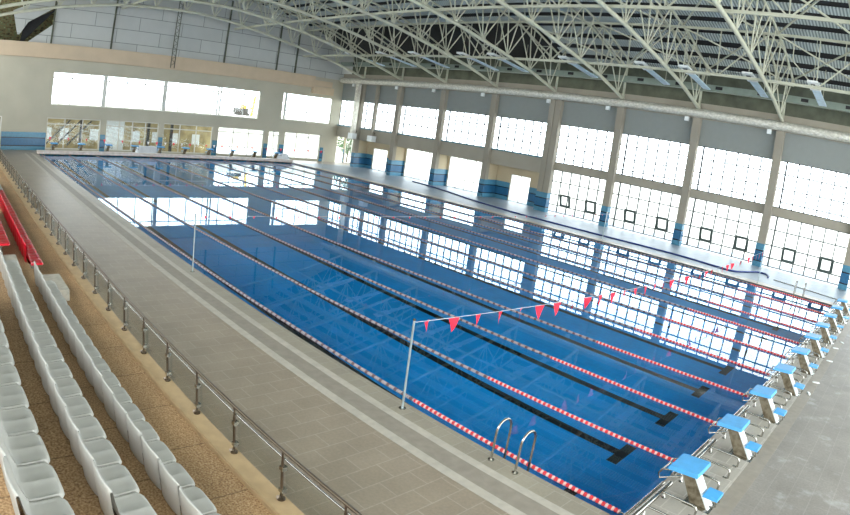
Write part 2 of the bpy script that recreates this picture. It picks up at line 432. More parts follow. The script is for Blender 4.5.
# windows of the end wall
wn = [0]
def window_x(y0, y1, z0, z1, nv, transom, mat, thick=.07, extra=()):
    wn[0] += 1
    fr = MB(); x = XF - .17
    t = thick
    fr.box((x - .04, y0, z0), (x + .04, y0 + t, z1)); fr.box((x - .04, y1 - t, z0), (x + .04, y1, z1))
    fr.box((x - .04, y0, z0), (x + .04, y1, z0 + t)); fr.box((x - .04, y0, z1 - t), (x + .04, y1, z1))
    for i in range(1, nv):
        y = y0 + (y1 - y0) * i / nv
        fr.box((x - .03, y - .045, z0), (x + .03, y + .045, z1))
    for z in transom: fr.box((x - .03, y0, z - .045), (x + .03, y1, z + .045))
    for y, w in extra: fr.box((x - .08, y - w / 2, z0), (x + .08, y + w / 2, z1))
    o = struct('window_%d' % wn[0], fr, mat)
    MB().box((x - .006, y0 + .02, z0 + .02), (x + .006, y1 - .02, z1 - .02)).build('pane', MAT['glass'], o)
    return o
window_x(.85, 5.95, .25, 2.95, 3, [2.42], MAT['white_frame'])
window_x(6.5, 11.75, .25, 2.97, 4, [2.45], MAT['white_frame'])
window_x(12.25, 17.5, .25, 2.98, 3, [2.48], MAT['white_frame'])
window_x(18.1, 23.4, .3, 3.0, 3, [2.55], MAT['white_frame'])
window_x(23.95, 25.3, .3, 2.97, 2, [2.55], MAT['white_frame'])
window_x(25.95, 30.6, .3, 3.02, 3, [2.6], MAT['white_frame'])
window_x(1.05, 22.45, 4.08, 6.95, 12, [6.45], MAT['white_frame'], extra=((6.05, .36), (12.05, .36), (17.7, .12), (18.0, .12)))
window_x(25.2, 31.6, 4.3, 7.15, 4, [5.3], MAT['white_frame'], extra=((25.6, .25),))
# side door at the far left
wn_d = MB().box((XF - .3, -4.9, ZD), (XF + .02, -4.82, 2.95)).box((XF - .3, -3.43, ZD), (XF + .02, -3.35, 2.95)).box((XF - .3, -4.9, 2.87), (XF + .02, -3.35, 2.95))
o = struct('door_1', wn_d, MAT['white_frame'])
MB().box((XF - .2, -4.8, ZD + .02), (XF - .15, -3.45, 2.85)).build('door_leaf', plain('brown_door', rgb(120, 98, 60), .5), o)
# ledge
lg = MB().box((XF - .3, -14, 8.05), (XF + .55, 28.55, 9.3)).box((XF - .3, 28.55, 8.3), (XF + .5, 30.9, 8.9)).box((XF - .3, 28.55, 7.45), (XF + .5, 31.2, 8.25))
struct('trim_5', lg, MAT['ledge'], label='beige ledge along the end wall')
# cladding above with a torn-open corner
cl = MB()
def quad_wall(x0, x1, pts):
    n = len(pts)
    vs = [(x0, y, z) for y, z in pts] + [(x1, y, z) for y, z in pts]
    fs = [tuple(range(n - 1, -1, -1)), tuple(range(n, 2 * n))] + [(i, (i + 1) % n, n + (i + 1) % n, n + i) for i in range(n)]
    cl.add(vs, fs)
tops = [(y, interp(TC, y) + .7) for y in (36, 34, 32.45, 28, 24, 20, 16, 13, 9.5, 5, .42)]
quad_wall(XF - .1, XF, [(.42, 9.3), (36, 9.3)] + tops)
quad_wall(XF - .1, XF, [(-1.75, 9.3), (.42, 9.3), (.42, 11.0)])
quad_wall(XF - .12, XF - .02, [(-2.75, 9.9), (-2.55, 9.9), (-1.9, 11.0), (0.3, 12.4), (0.3, 13.6), (-3.4, 11.9)])
struct('wall_far_cladding', cl, MAT['cladding'], label='grey sheet cladding above the ledge')
bk = MB().add([(XF - .5, .6, 9.5), (XF - .3, -2.4, 9.35), (XF - .3, -2.1, 9.35), (XF - .5, .6, 11.3),
               (XF - .4, .6, 12.4), (XF - .4, -2.2, 10.9), (XF - .4, -2.5, 9.5)], [(1, 2, 4, 5)])
struct('trim_6', bk, MAT['roof_black'], label='black sheet standing in for the dark gap behind the torn cladding')  # the darkness of the gap is a sheet coloured black
vd = MB().box((XF - 3.2, -14, 7.5), (XF - 3, 1.2, 17)).box((XF - 3, 1.0, 7.5), (XF - .15, 1.2, 17)).box((XF - 3.2, -14, 16.6), (XF - .15, 1.2, 16.8)).box((XF - 3.2, -14.2, 7.5), (XF - .15, -14, 17)).box((XF - 3.2, -14, 7.5), (XF - .3, 1.2, 7.7))
MAT['scrub'] = None
m = M('mottled_scrub', rgb(90, 84, 56), .95)
m.base(m.ramp(m.noise(m.coord(scale=(1, 1, 1.6)), 3.2, 6), [(.35, rgb(34, 36, 22)), (.5, rgb(104, 92, 60)), (.62, rgb(78, 92, 66)), (.75, rgb(176, 168, 110))]))
MAT['scrub'] = m.m
struct('wall_shade_box', vd, MAT['scrub'], label='mottled brown box added behind the cladding to keep the opening dim')  # closed box added so daylight does not brighten the view through the opening
for i, y in enumerate((.42, 6.08, 12.2, 17.75, 23.8, 26.1)):
    z1 = interp(TC, y)
    p = MB().box((XF + .02, y - .07, 9.3), (XF + .16, y + .07, z1))
    if i == 2:
        p = MB().box((XF + .58, y - .22, 8.2), (XF + .64, y - .16, z1)).box((XF + .58, y + .16, 8.2), (XF + .64, y + .22, z1))
        zz_ = 8.4
        while zz_ < z1 - .3: p.bar((XF + .61, y - .2, zz_), (XF + .61, y + .2, zz_ + .3), .035); p.bar((XF + .61, y + .2, zz_ + .3), (XF + .61, y - .2, zz_ + .6), .035); zz_ += .6
    o = p.build('cladding_post', MAT['dark_green'])
    tag(o, 'thin dark upright post on the grey cladding above the ledge, %s from the left' % ORD[i], 'post', 'dark posts on the grey cladding')

# ------------------------------------------------------------------ window wall (y = 32.3 ...)
LOWSPAN = -25.2
spn = MB()
spn.box((XF, YG - .15, 3.05), (-18.9 - 6.0, YG + .2, 4.32))     # deep balcony band at the far bays
spn.box((-24.9, YG - .15, 3.55), (16, YG + .2, 4.1))
spn.box((XF, YG - .2, 9.0), (16, YG + .2, 10.1))
struct('wall_right', spn, MAT['spandrel'])
sill = MB().box((XF, YG - .3, 4.26), (-24.9, YG - .1, 4.36))
struct('trim_7', sill, plain('teal_sill', rgb(88, 126, 140), .5), label='teal sill under the far upper windows')
bl = MB().box((XF, YG - .1, 7.17), (16, YG + .1, 9.0))
struct('trim_8', bl, MAT['blind'], label='grey blind band above the tall windows')
uw = MB().box((XF - .2, 33.7, 10.0), (16, 33.9, 13.2))
struct('wall_right_upper', uw, MAT['dark_green'], label='dark green wall above the window wall')
# recess walls behind the far ground floor bays
MAT['tan_dado'] = MAT['wainscot']
rc = MB(); dd = MB()
YR = 33.9
for k in range(4):
    xa = COLS[k]; 
    xl = xa + .55
    # fin wall behind each column
    rc.box((xa + .1, YG - .1, ZD), (xa + .5, YR, 3.05)); dd.box((xa + .5, YG - .1, ZD), (xa + .53, YR, 1.65)); dd.box((xa + .08, YG - .13, ZD), (xa + .5, YG - .1, 1.65))
DOORS = [(-53, -49.17, .15, 3.6, 2.95), (-49.17, -43.1, 1.5, 2.35, 2.4), (-43.1, -37.03, .6, 5.4, 2.98), (-37.03, -30.96, .6, 5.4, 2.98), (-30.96, -25.1, 1.96, 2.1, 2.42)]
for xa, xb, dx, dw, ht in DOORS:
    rc.box((xa, YR, ht), (xb, YR + .2, 3.05)); rc.box((xa, YR, ZD), (xa + dx, YR + .2, ht)); rc.box((xa + dx + dw, YR, ZD), (xb, YR + .2, ht))
    dd.box((xa, YR - .03, ZD), (xa + dx, YR, 1.65)); dd.box((xa + dx + dw, YR - .03, ZD), (xb, YR, 1.65))
rc.box((XF - .35, YG, 3.02), (-24.9, YR + .2, 3.14))
struct('wall_right_recess', rc, MAT['tan_wall'], label='tan walls of the recessed ground floor bays')
struct('baseboard_right', dd, MAT['wainscot'], label='blue tiled dado of the recessed bays')
nd_ = 1
for xa, xb, dx, dw, ht in DOORS:
    nd_ += 1
    f = MB(); a, b = xa + dx, xa + dx + dw; n = max(2, round(dw / 1.05))
    for i in range(n + 1):
        x = a + .03 + (b - a - .06) * i / n
        f.box((x - .03, YR + .05, ZD), (x + .03, YR + .12, ht))
    for z in (ZD + .05, ht - .03): f.box((a, YR + .05, z - .03), (b, YR + .12, z + .03))
    if dw > 3: f.box((a, YR + .05, .95), (b, YR + .12, 1.0))
    o = struct('door_%d' % nd_, f, MAT['white_frame'])
    MB().box((a + .02, YR + .08, ZD + .02), (b - .02, YR + .09, ht - .02)).build('pane', MAT['glass'], o)

# columns: every one is its own object, with its blue tiled foot
for k, x in enumerate(COLS):
    w = .55
    xx_ = x
    c = MB()
    if k == 4:      # doubled at the expansion joint
        c.box((x, YW, ZD), (x + .5, YW + .42, 9.05)); c.box((x + .56, YW + .04, ZD), (x + 1.06, YW + .42, 9.05)); c.box((x + .5, YW + .06, ZD), (x + .56, YW + .3, 9.05))
    else:
        c.box((x, YW, ZD), (x + w, YW + .42, 9.05))
    o = struct('column', c, MAT['column'])
    o['label'] = 'beige %scolumn of the window wall, %s from the end wall' % ('doubled ' if k == 4 else '', ORD[k])
    f = MB()
    f.box((x - .02, YW - .02, ZD), (x + (1.08 if k == 4 else w + .02), YW + .44, 1.62))
    f.build('tiled_foot', MAT['wainscot'], o)
# upper and lower glazing for every bay
def window_y(xa, xb, z0, z1, rows, mat, thick_first=True, name=None, ztop_line=None):
    wn[0] += 1
    fr = MB(); y = YG
    n = max(1, round((xb - xa) / .867))
    for i in range(n + 1):
        x = xa + (xb - xa) * i / n
        t = .06 if (i == 1) else .04
        fr.box((x - t, y - .04, z0), (x + t, y + .04, z1))
    for z in rows: fr.box((xa, y - .035, z - .04), (xb, y + .035, z + .04))
    for z in (z0 + .03, z1 - .03): fr.box((xa, y - .04, z - .03), (xb, y + .04, z + .03))
    o = struct('window_%d' % wn[0], fr, mat)
    MB().box((xa, y - .006, z0 + .02), (xb, y + .006, z1 - .02)).build('pane', MAT['glass'], o)
    return o
bays = [(XF, COLS[0])] + [(COLS[k], COLS[k + 1]) for k in range(10)]
for k, (xa, xb) in enumerate(bays):
    far = k <= 4
    window_y(xa + (.1 if k else 0), xb, 4.32 if far else 4.1, 7.17, [5.35, 6.3] if far else [4.5, 5.35, 6.3], MAT['frame'])
    if not far:
        o = window_y(xa + .1, xb, .2, 3.55, [.78, 1.6, 2.62], MAT['frame'])
        # the two opened hopper sashes of each bay
        for sx in ((xa + 2.15, xa + 4.5) if k == 5 else (xa + 1.85, xa + 4.5)):
            h = MB(); t = .1; z0, z1 = .86, 1.66; y0, y1 = YG - .12, YG - .28
            def sash_bar(ax, az, bx, bz):
                ya = YG - .06 - .22 * (az - z0) / (z1 - z0); yb = YG - .06 - .22 * (bz - z0) / (z1 - z0)
                h.bar((ax, ya, az), (bx, yb, bz), .17, .1, up=(0, 1, 0))
            sash_bar(sx, z0, sx, z1); sash_bar(sx + .82, z0, sx + .82, z1); sash_bar(sx - .05, z0, sx + .87, z0); sash_bar(sx - .05, z1, sx + .87, z1)
            s_ = h.build('opened_sash', MAT['dark_frame'], o)
            s_['label'] = 'dark framed opened sash'

# foil-wrapped duct along the column heads
d = MB().tube([(XF + .3, YW - .1, 9.33)] + [(x, YW - .1 + random.uniform(-.015, .015), 9.33 + random.uniform(-.015, .015)) for x in range(-50, 15, 2)] + [(16, YW - .1, 9.33)], .3, 14)
tag(d.build('ventilation_duct', MAT['duct']), 'long round mottled silver duct along the heads of the columns', 'duct')
# rectangular green-grey channel with small grilles
ch = empty('cable_channel', (-18, 31.9, 10.9)); tag(ch, 'long rectangular green-grey air channel high under the roof edge', 'duct')
o = MB().box((-34.5, -.3, 0), (33, .3, .42)).build('channel_body', MAT['green_grey'], ch)
for i in range(22):
    x = -32 + i * 3.0
    g_ = MB().box((x - .25, -.33, .12), (x + .25, -.3, .33)); q = g_.build('grille', MAT['black'], ch)
# small white boxes beside the column heads
for i, x in enumerate((-50.2, -43.17, -37.93, -31.9, -25.0, -19.6, -13.22, -7.21)):
    e = empty('junction_box', (x, YW - .22, 8.85)); 
    tag(e, 'small white box hanging beside the head of the %s column from the end wall' % ORD[i], 'junction box', 'white boxes at the column heads')
    MB().box((-.14, -.1, -.16), (.14, .1, .14)).build('housing', MAT['white_metal'], e)
    MB().tube([(0, .02, .14), (0, .02, .165)], .03, 6).build('bracket', MAT['white_metal'], e)

# two tall slim hanging ducts in the far corner, each with a box at its foot
for i, (x, y, w) in enumerate(((-48.9, 31.75, .42), (-46.3, 32.3, .3))):
    e = empty('air_unit', (x, y, 3.1))
    tag(e, ('slim pale vertical duct with a foot box standing at the corner column', 'slim grey vertical duct with a foot box in front of the far upper glazing')[i], 'duct')
    MB().box((-w / 2, -w / 2, .6), (w / 2, w / 2, 5.85)).build('riser', MAT['duct'] if i == 0 else MAT['column'], e)
    MB().box((-.38, -.3, 0), (.38, .3, .6)).build('foot_box', MAT['white_metal'], e)
    MB().box((-.04, w / 2, .8), (.04, (YW - .002 if i == 0 else YG - .152) - y, .9)).build('wall_bracket', MAT['steel'], e)

# ------------------------------------------------------------------ roof
rf = MB(); rows = []
ys = [-14, -12, -8.6, -4.5, 0, 5, 9.5, 13, 16, 20, 24, 28, 32.45, 36]
for xq in (XF - .6, 16): rows.append([(xq, y, interp(TC, y) + .72) for y in ys])
rf.sheet(rows); struct('ceiling', rf, MAT['roof_black'])
s = -12.0; i = 0
while s < 33:
    xs0 = XF if s < 28.5 else -24.5
    sp_ = MB()
    a, b = s, s + .78
    za, zb = interp(TC, a) + .6, interp(TC, b) + .6
    sp_.hexa([(xs0, a, za), (15, a, za), (15, b, zb), (xs0, b, zb), (xs0, a, za + .06), (15, a, za + .06), (15, b, zb + .06), (xs0, b, zb + .06)])
    o = struct('ceiling_strip', sp_, MAT['roof_strip'])
    o['label'] = 'grey corrugated roof strip running the length of the hall'
    s += 1.45

# arched trusses, one per column line
nodes = [31.45 - 2.85 * i for i in range(16)]      # bottom nodes
def truss(x, k):
    e = empty('roof_truss', (x, 0, 0))
    tag(e, 'arched cream steel roof truss, %s from the end wall' % ORD[k], 'roof truss', 'arched trusses under the roof')
    ysb = [-11.5 + i * 1.05 for i in range(42)] + [32.45]
    b = MB().tube([(0, y, interp(BC, y)) for y in ysb], .125, 8).build('bottom_chord', MAT['truss'], e)
    for sx in (-.5, .5):
        MB().tube([(sx, y, interp(TC, y)) for y in ysb], .085, 6).build('top_chord', MAT['truss'], e)
    w = MB()
    for yn in nodes:
        if yn < -11: continue
        zb = interp(BC, yn)
        for sx in (-.5, .5):
            for dy in (-1.15, 0.25, 1.55):
                yt = yn + dy
                if yt > 32.4 or yt < -11.5: continue
                if dy > 0 and sx < 0: continue
                w.tube([(0, yn, zb), (sx, yt, interp(TC, yt))], .05, 5, False)
        w.tube([(-.5, yn - 1.15, interp(TC, yn - 1.15)), (.5, yn - 1.15, interp(TC, yn - 1.15))], .035, 5, False)
    w.build('web_lattice', MAT['truss'], e)
    pz = MB()
    pz.bar((0, 32.4, 9.62), (0, 32.4, 12.15), .14); pz.bar((-.5, 32.4, 12.1), (.5, 32.4, 12.1), .12)
    pz.build('end_post', MAT['truss'], e)
    return e
for k, x in enumerate(COLS[:10]): truss(x + .28, k)

# lengthwise girders tying the trusses
def girder(y, z0, z1, which):
    e = empty('lengthwise_girder', (-25, y, z0))
    tag(e, which, 'girder', 'lengthwise girders between the trusses')
    L0, L1 = -27.5, 35.5
    MB().bar((L0, 0, 0), (L1, 0, 0), .12, .16).build('lower_rail', MAT['truss'], e)
    MB().bar((L0, 0, z1 - z0), (L1, 0, z1 - z0), .12, .14).build('upper_rail', MAT['truss'], e)
    w = MB()
    for k in range(9):
        a = COLS[k] + .28 + 25; b = a + 6.07
        h = z1 - z0
        mid = (a + b) / 2
        w.bar((a, 0, h), (mid - .1, 0, 0), .07); w.bar((b, 0, h), (mid + .1, 0, 0), .07)
        w.bar((a + 1.5, 0, h), (a + 1.5, 0, h * .5), .05); w.bar((b - 1.5, 0, h), (b - 1.5, 0, h * .5), .05); w.bar((mid, 0, 0), (mid, 0, h), .06)
    w.build('web_lattice', MAT['truss'], e)
girder(26.6, 11.2, 13.95, 'lengthwise steel girder nearest the window wall')
girder(18.2, 12.75, 15.45, 'lengthwise steel girder next in from the window wall')
girder(6.5, 13.05, 15.6, 'lengthwise steel girder near the middle of the roof')
# X bracing in the roof plane between trusses
for k in range(4, 9):
    e = empty('roof_brace', (0, 0, 0)); br_ = MB()
    a = COLS[k] + .78; b = COLS[k + 1] - .22
    br_.bar((a, 26.6, interp(TC, 26.6)), (b, 19.2, interp(TC, 19.2)), .09); br_.bar((b, 26.6, interp(TC, 26.6)), (a, 19.2, interp(TC, 19.2) + .08), .09)
    br_.build('brace_cross', MAT['truss'], e); br_ = MB()
    br_.bar((a, 31.8, interp(TC, 31.8)), (b, 26.6, interp(TC, 26.6) - .1), .08); br_.bar((b, 31.8, interp(TC, 31.8)), (a, 26.6, interp(TC, 26.6) - .1), .08)
    br_.build('brace_cross', MAT['truss'], e)
    tag(e, 'crossed steel braces in the roof between the %s and %s trusses from the end wall' % (ORD[k], ORD[k + 1]), 'roof brace', 'crossed braces between the trusses')

# slanting lamps hung between the trusses
LX = [-44.5, -39.9, -35.6, -30.0, -26.9, -20.6, -14.8, -11.8, -7.75, -3.85]
def lamp(x, i):
    e = empty('ceiling_light', (x, 25.4, 11.55))
    tag(e, 'long slanting pale light panel under the roof edge, %s from the end wall' % ORD[i], 'ceiling light', 'slanting light panels under the roof edge')
    def slab(t0, t1, w, th, off=0):
        A0, A1 = Vector((.2, .8, -.1)), Vector((.2, 5.5, -.67))
        a = A0.lerp(A1, t0) + Vector((0, 0, off)); b = A0.lerp(A1, t1) + Vector((0, 0, off))
        return MB().bar(a, b, w, th)
    slab(0, .32, .64, .12).build('lamp_head', MAT['white_metal'], e)
    slab(.06, .18, .26, .02, -.07).build('lens', MAT['frame'], e)
    slab(.32, 1, .5, .06).build('reflector', MAT['refl'], e)
    for h0, h1, yh in ((0, interp(TC, 26) - 11.6, .6), (-.5, interp(TC, 30) - 11.5, 4.6)): MB().tube([(.2, yh + .6, h0 - .1), (.2, yh + .6, h1)], .02, 5).build('hanger', MAT['truss'], e)
    return e
MAT['refl'] = plain('window_lit_reflector', rgb(196, 218, 232), .3, 0)  # bluish window light on the panels is put into this colour
for i, x in enumerate(LX): lamp(x, i)

# ------------------------------------------------------------------ spectator stand
sd = MB()
TR = [(-4.98, -6.12, 1.10), (-6.12, -6.90, 1.57), (-6.90, -7.70, 2.03), (-7.70, -8.50, 2.50), (-8.5, -9.3, 2.96), (-9.3, -10.1, 3.42), (-10.1, -12, 3.9)]
for a, b, z in TR: sd.box((XF, b, -.3), (10, a, z))
struct('floor_stand', sd, MAT['stand'], label='brown speckled concrete stand steps')
kb = MB().box((XF, -5.0, -.3), (10, -4.73, 1.16)).box((XF, -4.98, 1.16), (10, -4.93, 1.17))
struct('trim_9', kb, MAT['kerb'], label='pale rendered kerb under the glass railing')
# aisle half steps
for i, (y0, z) in enumerate(((-5.87, 1.335), (-6.44, 1.80), (-7.24, 2.265))):
    e = MB().box((-11.05, (-6.12, -6.9, -7.7)[i], (1.10, 1.57, 2.03)[i] - .01), (-9.85, y0, z))
    o = e.build('aisle_step', MAT['step'])
    tag(o, ('grey concrete aisle step rising from the front walkway', 'grey concrete aisle step between the front two seat rows', 'grey concrete aisle step above the second seat row')[i], 'step', 'concrete steps of the stand aisle')

tag(MB().box((-10.95, -5.86, 1.09), (-9.75, -5.42, 1.34)).build('aisle_step', MAT['step']), 'grey concrete block step standing forward on the front walkway beside the aisle', 'step', 'concrete steps of the stand aisle')
# seats
def make_seat(mat):
    """moulded bucket seat: front edge at y=0 facing +y, pan at z=0, .48 wide"""
    W = .24; mb = MB()
    prof = [(0.0, -.045), (-.012, -.01), (-.04, .004), (-.12, .0), (-.22, -.004), (-.31, -.002), (-.35, .03), (-.38, .11), (-.405, .22), (-.43, .36), (-.443, .45), (-.458, .462), (-.468, .44), (-.462, .28), (-.455, .14), (-.45, .025)]
    us = [-1, -.97, -.9, -.75, -.45, -.06, 0, .06, .45, .75, .9, .97, 1]
    rows = []
    for j, (py, pz) in enumerate(prof):
        r = []
        for u in us:
            a = abs(u); x = u * W; y, z = py, pz
            if j < 5:                       # rounded front corners and raised rim
                y -= .05 * max(0, (a - .6) / .4) ** 2 * (1 - j / 5)
            if 2 <= j <= 7: z += .008 * (1 if a > .94 else 0)
            if 2 <= j <= 6 and a < .05: z += .006
            if 6 <= j <= 11:                # back wraps forward and its top corners round off
                y += .03 * a ** 3
            if j >= 12: y += .03 * a ** 3
            if 8 <= j <= 13: z -= .035 * max(0, (a - .55) / .45) ** 2
            if a == 1 and 2 <= j <= 13: z -= .012
            r.append((x, y, z))
        rows.append(r)
    mb.sheet(rows)
    # side skirts
    for sgn in (-1, 1):
        ix = 0 if sgn < 0 else len(us) - 1
        top = [rows[j][ix] for j in range(1, 7)]
        bot = [(p[0], p[1], p[2] - .04) for p in top]
        mb.sheet([top, bot] if sgn > 0 else [bot, top])
    return mb
def make_bracket():
    return MB().box((-.16, -.365, -.14), (.16, -.2, -.04))
def seat_proto(mat, name):
    o = make_seat(mat).build('stadium_seat', mat)
    b = make_bracket().build('bracket', MAT['steel'], o)
    return o
protoW = seat_proto(MAT['white_seat'], 'w'); protoR = seat_proto(MAT['red_seat'], 'r')
used = {'w': False, 'r': False}
def seat(kind, x, y, z, label, group):
    pr = protoW if kind == 'w' else protoR
    o = pr if not used[kind] else copy_tree(pr)
    used[kind] = True
    o.location = (x, y, z)
    tag(o, label, 'seat', group)
rows_def = [('front', -5.75, 1.56, -1.49, 17, 21), ('second', -6.54, 2.03, -1.48, 17, 12), ('third', -7.32, 2.49, -1.01, 13, 0)]
for rn, y, z, xs, nw, nr in rows_def:
    xend = xs - .5 * (nw - 1)
    for i in range(nw):
        # counted from the aisle (far end of the block)
        k = nw - 1 - i
        if rn == 'third': lab = 'white plastic seat in the third row, %s from the near end' % ORD[i]
        else: lab = 'white plastic seat in the %s row, %s from the aisle' % (rn, ORD[k])
        seat('w', xs - .5 * i, y, z, lab, 'white seats near the camera')
    for i in range(nr):
        seat('r', -11.35 - .5 * i, y, z, 'red plastic seat in the %s row, %s from the aisle' % (rn, ORD[i]), 'red seats beyond the aisle')
for i in range(8):
    seat('w', -21.95 - .5 * i, -5.75, 1.56, 'white plastic seat in the front row, %s beyond the red seats' % ORD[i], 'white seats beyond the red ones')

# glass railing
RY = -4.8
rl = empty('glass_railing', (0, RY, 1.16)); tag(rl, 'long glass railing with steel posts and handrail along the front of the stand', 'railing')
MB().tube([(-52.8, 0, .66), (9, 0, .66)], .021, 8).build('handrail', MAT['steel_dark'], rl)
MB().tube([(-52.8, .02, .55), (9, .02, .55)], .014, 6).build('lower_rail', MAT['steel'], rl)
i = 0; x = -.97
posts = [(-2.09 - 1.12 * (k - 3)) for k in range(50)]
for x in posts:
    if x < -52.5: continue
    p = MB().tube([(x, 0, 0), (x, 0, .52)], .019, 8).tube([(x, 0, .5), (x, 0, .65)], .014, 6).tube([(x, 0, 0), (x, 0, .02)], .05, 10).tube([(x, -.03, 0.03), (x, -.05, .05)], .025, 8)
    o = p.build('post', MAT['steel_dark'], rl)
    for zc in (.1, .4): MB().box((x - .035, -.02, zc), (x + .035, .05, zc + .05)).build('glass_clamp', MAT['steel'], o)
    MB().box((x - 1.09, .03, .06), (x - .03, .04, .5)).build('glass_panel', MAT['rail_glass'], rl)

# ------------------------------------------------------------------ lane ropes
def bow(k, x):   # the ropes drift a little sideways between their ends
    t = (x + 50) / 50
    amp = (.16, -.1, .12, -.08, .1, -.06, .08, -.1, .06, -.05, .03)[k]
    return amp * math.sin(PI * t)
for k in range(11):
    y0_ = 2.5 * k + (0.09 if k == 0 else 0)
    e = MB(); n = 6
    pts = []; rad = []
    x = -49.8; step = .06
    vs = []; fs = []; ring = 0
    # beaded profile: disc, gap, disc ...
    while x < -.15:
        for dx, r in ((0, .03), (.008, .044), (.042, .044), (.05, .03)):
            yy = y0_ + bow(k, x + dx)
            for q in range(n):
                a = 2 * PI * q / n
                vs.append((x + dx, yy + r * math.cos(a), .022 + r * math.sin(a)))
            ring += 1
        x += step
    for i in range(ring - 1):
        for q in range(n):
            fs.append((i * n + q, i * n + (q + 1) % n, (i + 1) * n + (q + 1) % n, (i + 1) * n + q))
    root = empty('lane_rope', (0, 0, 0))
    tag(root, 'floating lane rope with a red end by the blocks, %s from the stand side' % ORD[k], 'lane rope', 'lane ropes across the pool')
    MB().add(vs, fs).build('floats', MAT['float'], root)
    for xc in (-49.99, -.2): MB().tube([(xc, y0_, .03), (xc + .19, y0_, .028)], .012, 6).build('end_cable', MAT['steel'], root)

# ------------------------------------------------------------------ starting blocks
def make_block():
    e = empty('starting_block')
    # local: +x away from the water, centre y = 0, base at deck level
    mb = MB()   # platform slopes slightly to the water, bevelled top rim
    def P(x, y, top): return (x, y, .545 + .04 * (x - .15) / .6 + (0 if not top else .07))
    a, b, w = .15, .7, .325
    mb.hexa([P(a, -w, 0), P(b, -w, 0), P(b, w, 0), P(a, w, 0), P(a + .02, -w + .02, 1), P(b - .02, -w + .02, 1), P(b - .02, w - .02, 1), P(a + .02, w - .02, 1)])
    mb.build('platform', MAT['blue_plat'], e)
    # leaning pedestal
    pd = MB().hexa([(.66, -.1, 0), (.98, -.1, 0), (.98, .1, 0), (.66, .1, 0), (.3, -.1, .56), (.54, -.1, .56), (.54, .1, .56), (.3, .1, .56)])
    pd.build('pedestal', MAT['pedestal'], e)
    bp_ = MB().hexa([(.98, -.12, 0), (1.02, -.12, 0), (1.02, .12, 0), (.98, .12, 0), (.54, -.12, .56), (.58, -.12, .56), (.58, .12, .56), (.54, .12, .56)])
    bp_.build('back_plate', MAT['white_metal'], e)
    MB().box((.55, -.22, 0), (1.06, .22, .012)).build('base_plate', MAT['steel'], e)
    stp = MB().hexa([(.84, -.17, .24), (1.12, -.17, .24), (1.12, .17, .24), (.84, .17, .24), (.85, -.16, .29), (1.11, -.16, .29), (1.11, .16, .29), (.85, .16, .29)])
    stp.build('step', MAT['blue_plat'], e)
    for ys_ in (-.1, .1): MB().tube([(1.06, ys_, .24), (1.1, ys_, .12), (1.0, ys_, .08)], .018, 6).build('step_bracket', MAT['steel'], e)
    hd = MB()
    for y in (-.26, .26): hd.tube([(.3, y, .55), (.04, y, .47), (0, y, .38), (.04, y, .3), (.36, y * .35, .4)], .016, 6)
    hd.tube([(0, -.26, .38), (0, .26, .38)], .016, 6)
    hd.build('backstroke_grip', MAT['steel'], e)
    return e
blk = make_block(); first = True
for side in (0, 1):
    for k in range(10):
        o = blk if first else copy_tree(blk)
        first = False
        y = 1.2 + 2.5 * k + (.05 if side == 0 else 0)
        o.location = (0, y, ZD) if side == 0 else (-50, y, .362)
        o.rotation_euler = (0, 0, 0) if side == 0 else (0, 0, PI)
        tag(o, ('blue-topped starting block at the near pool end, %s from the stand side' if side == 0 else
                'starting block at the far pool end by the end wall, %s from the stand side') % ORD[k], 'starting block',
            'starting blocks at the near end' if side == 0 else 'starting blocks at the far end')

# steel tube frames between the starting blocks
def make_frame():
    e = empty('tube_frame')
    for xr, zr, rr in ((.22, .2, .05), (.1, .16, .035)): MB().tube([(xr, -.98, zr), (xr, .98, zr)], rr, 8).build('edge_rail', MAT['steel'], e)
    for y in (-.8, 0, .8): MB().tube([(.22, y, .2), (.24, y, .03), (.24, y, .01)], [.02, .02, .05], 8).build('foot', MAT['steel'], e)
    for y in (-.62, 0, .6):
        MB().tube([(.2, y, .21), (.8, y, .21), (.87, y, .19), (.9, y, .14), (.9, y, .03), (.87, y, .01), (.8, y, .01)], .022, 6).build('cross_tube', MAT['steel'], e)
    return e
frp = make_frame(); first = True
for k in range(11):
    o = frp if first else copy_tree(frp); first = False
    o.location = (0, 2.5 * k + (.0 if k else .15), ZD)
    lab = ('low steel tube frame at the near pool end, before the first starting block' if k == 0 else
           'low steel tube frame at the near pool end, after the %s starting block' % ORD[k - 1])
    tag(o, lab, 'tube frame', 'steel tube frames between the starting blocks')

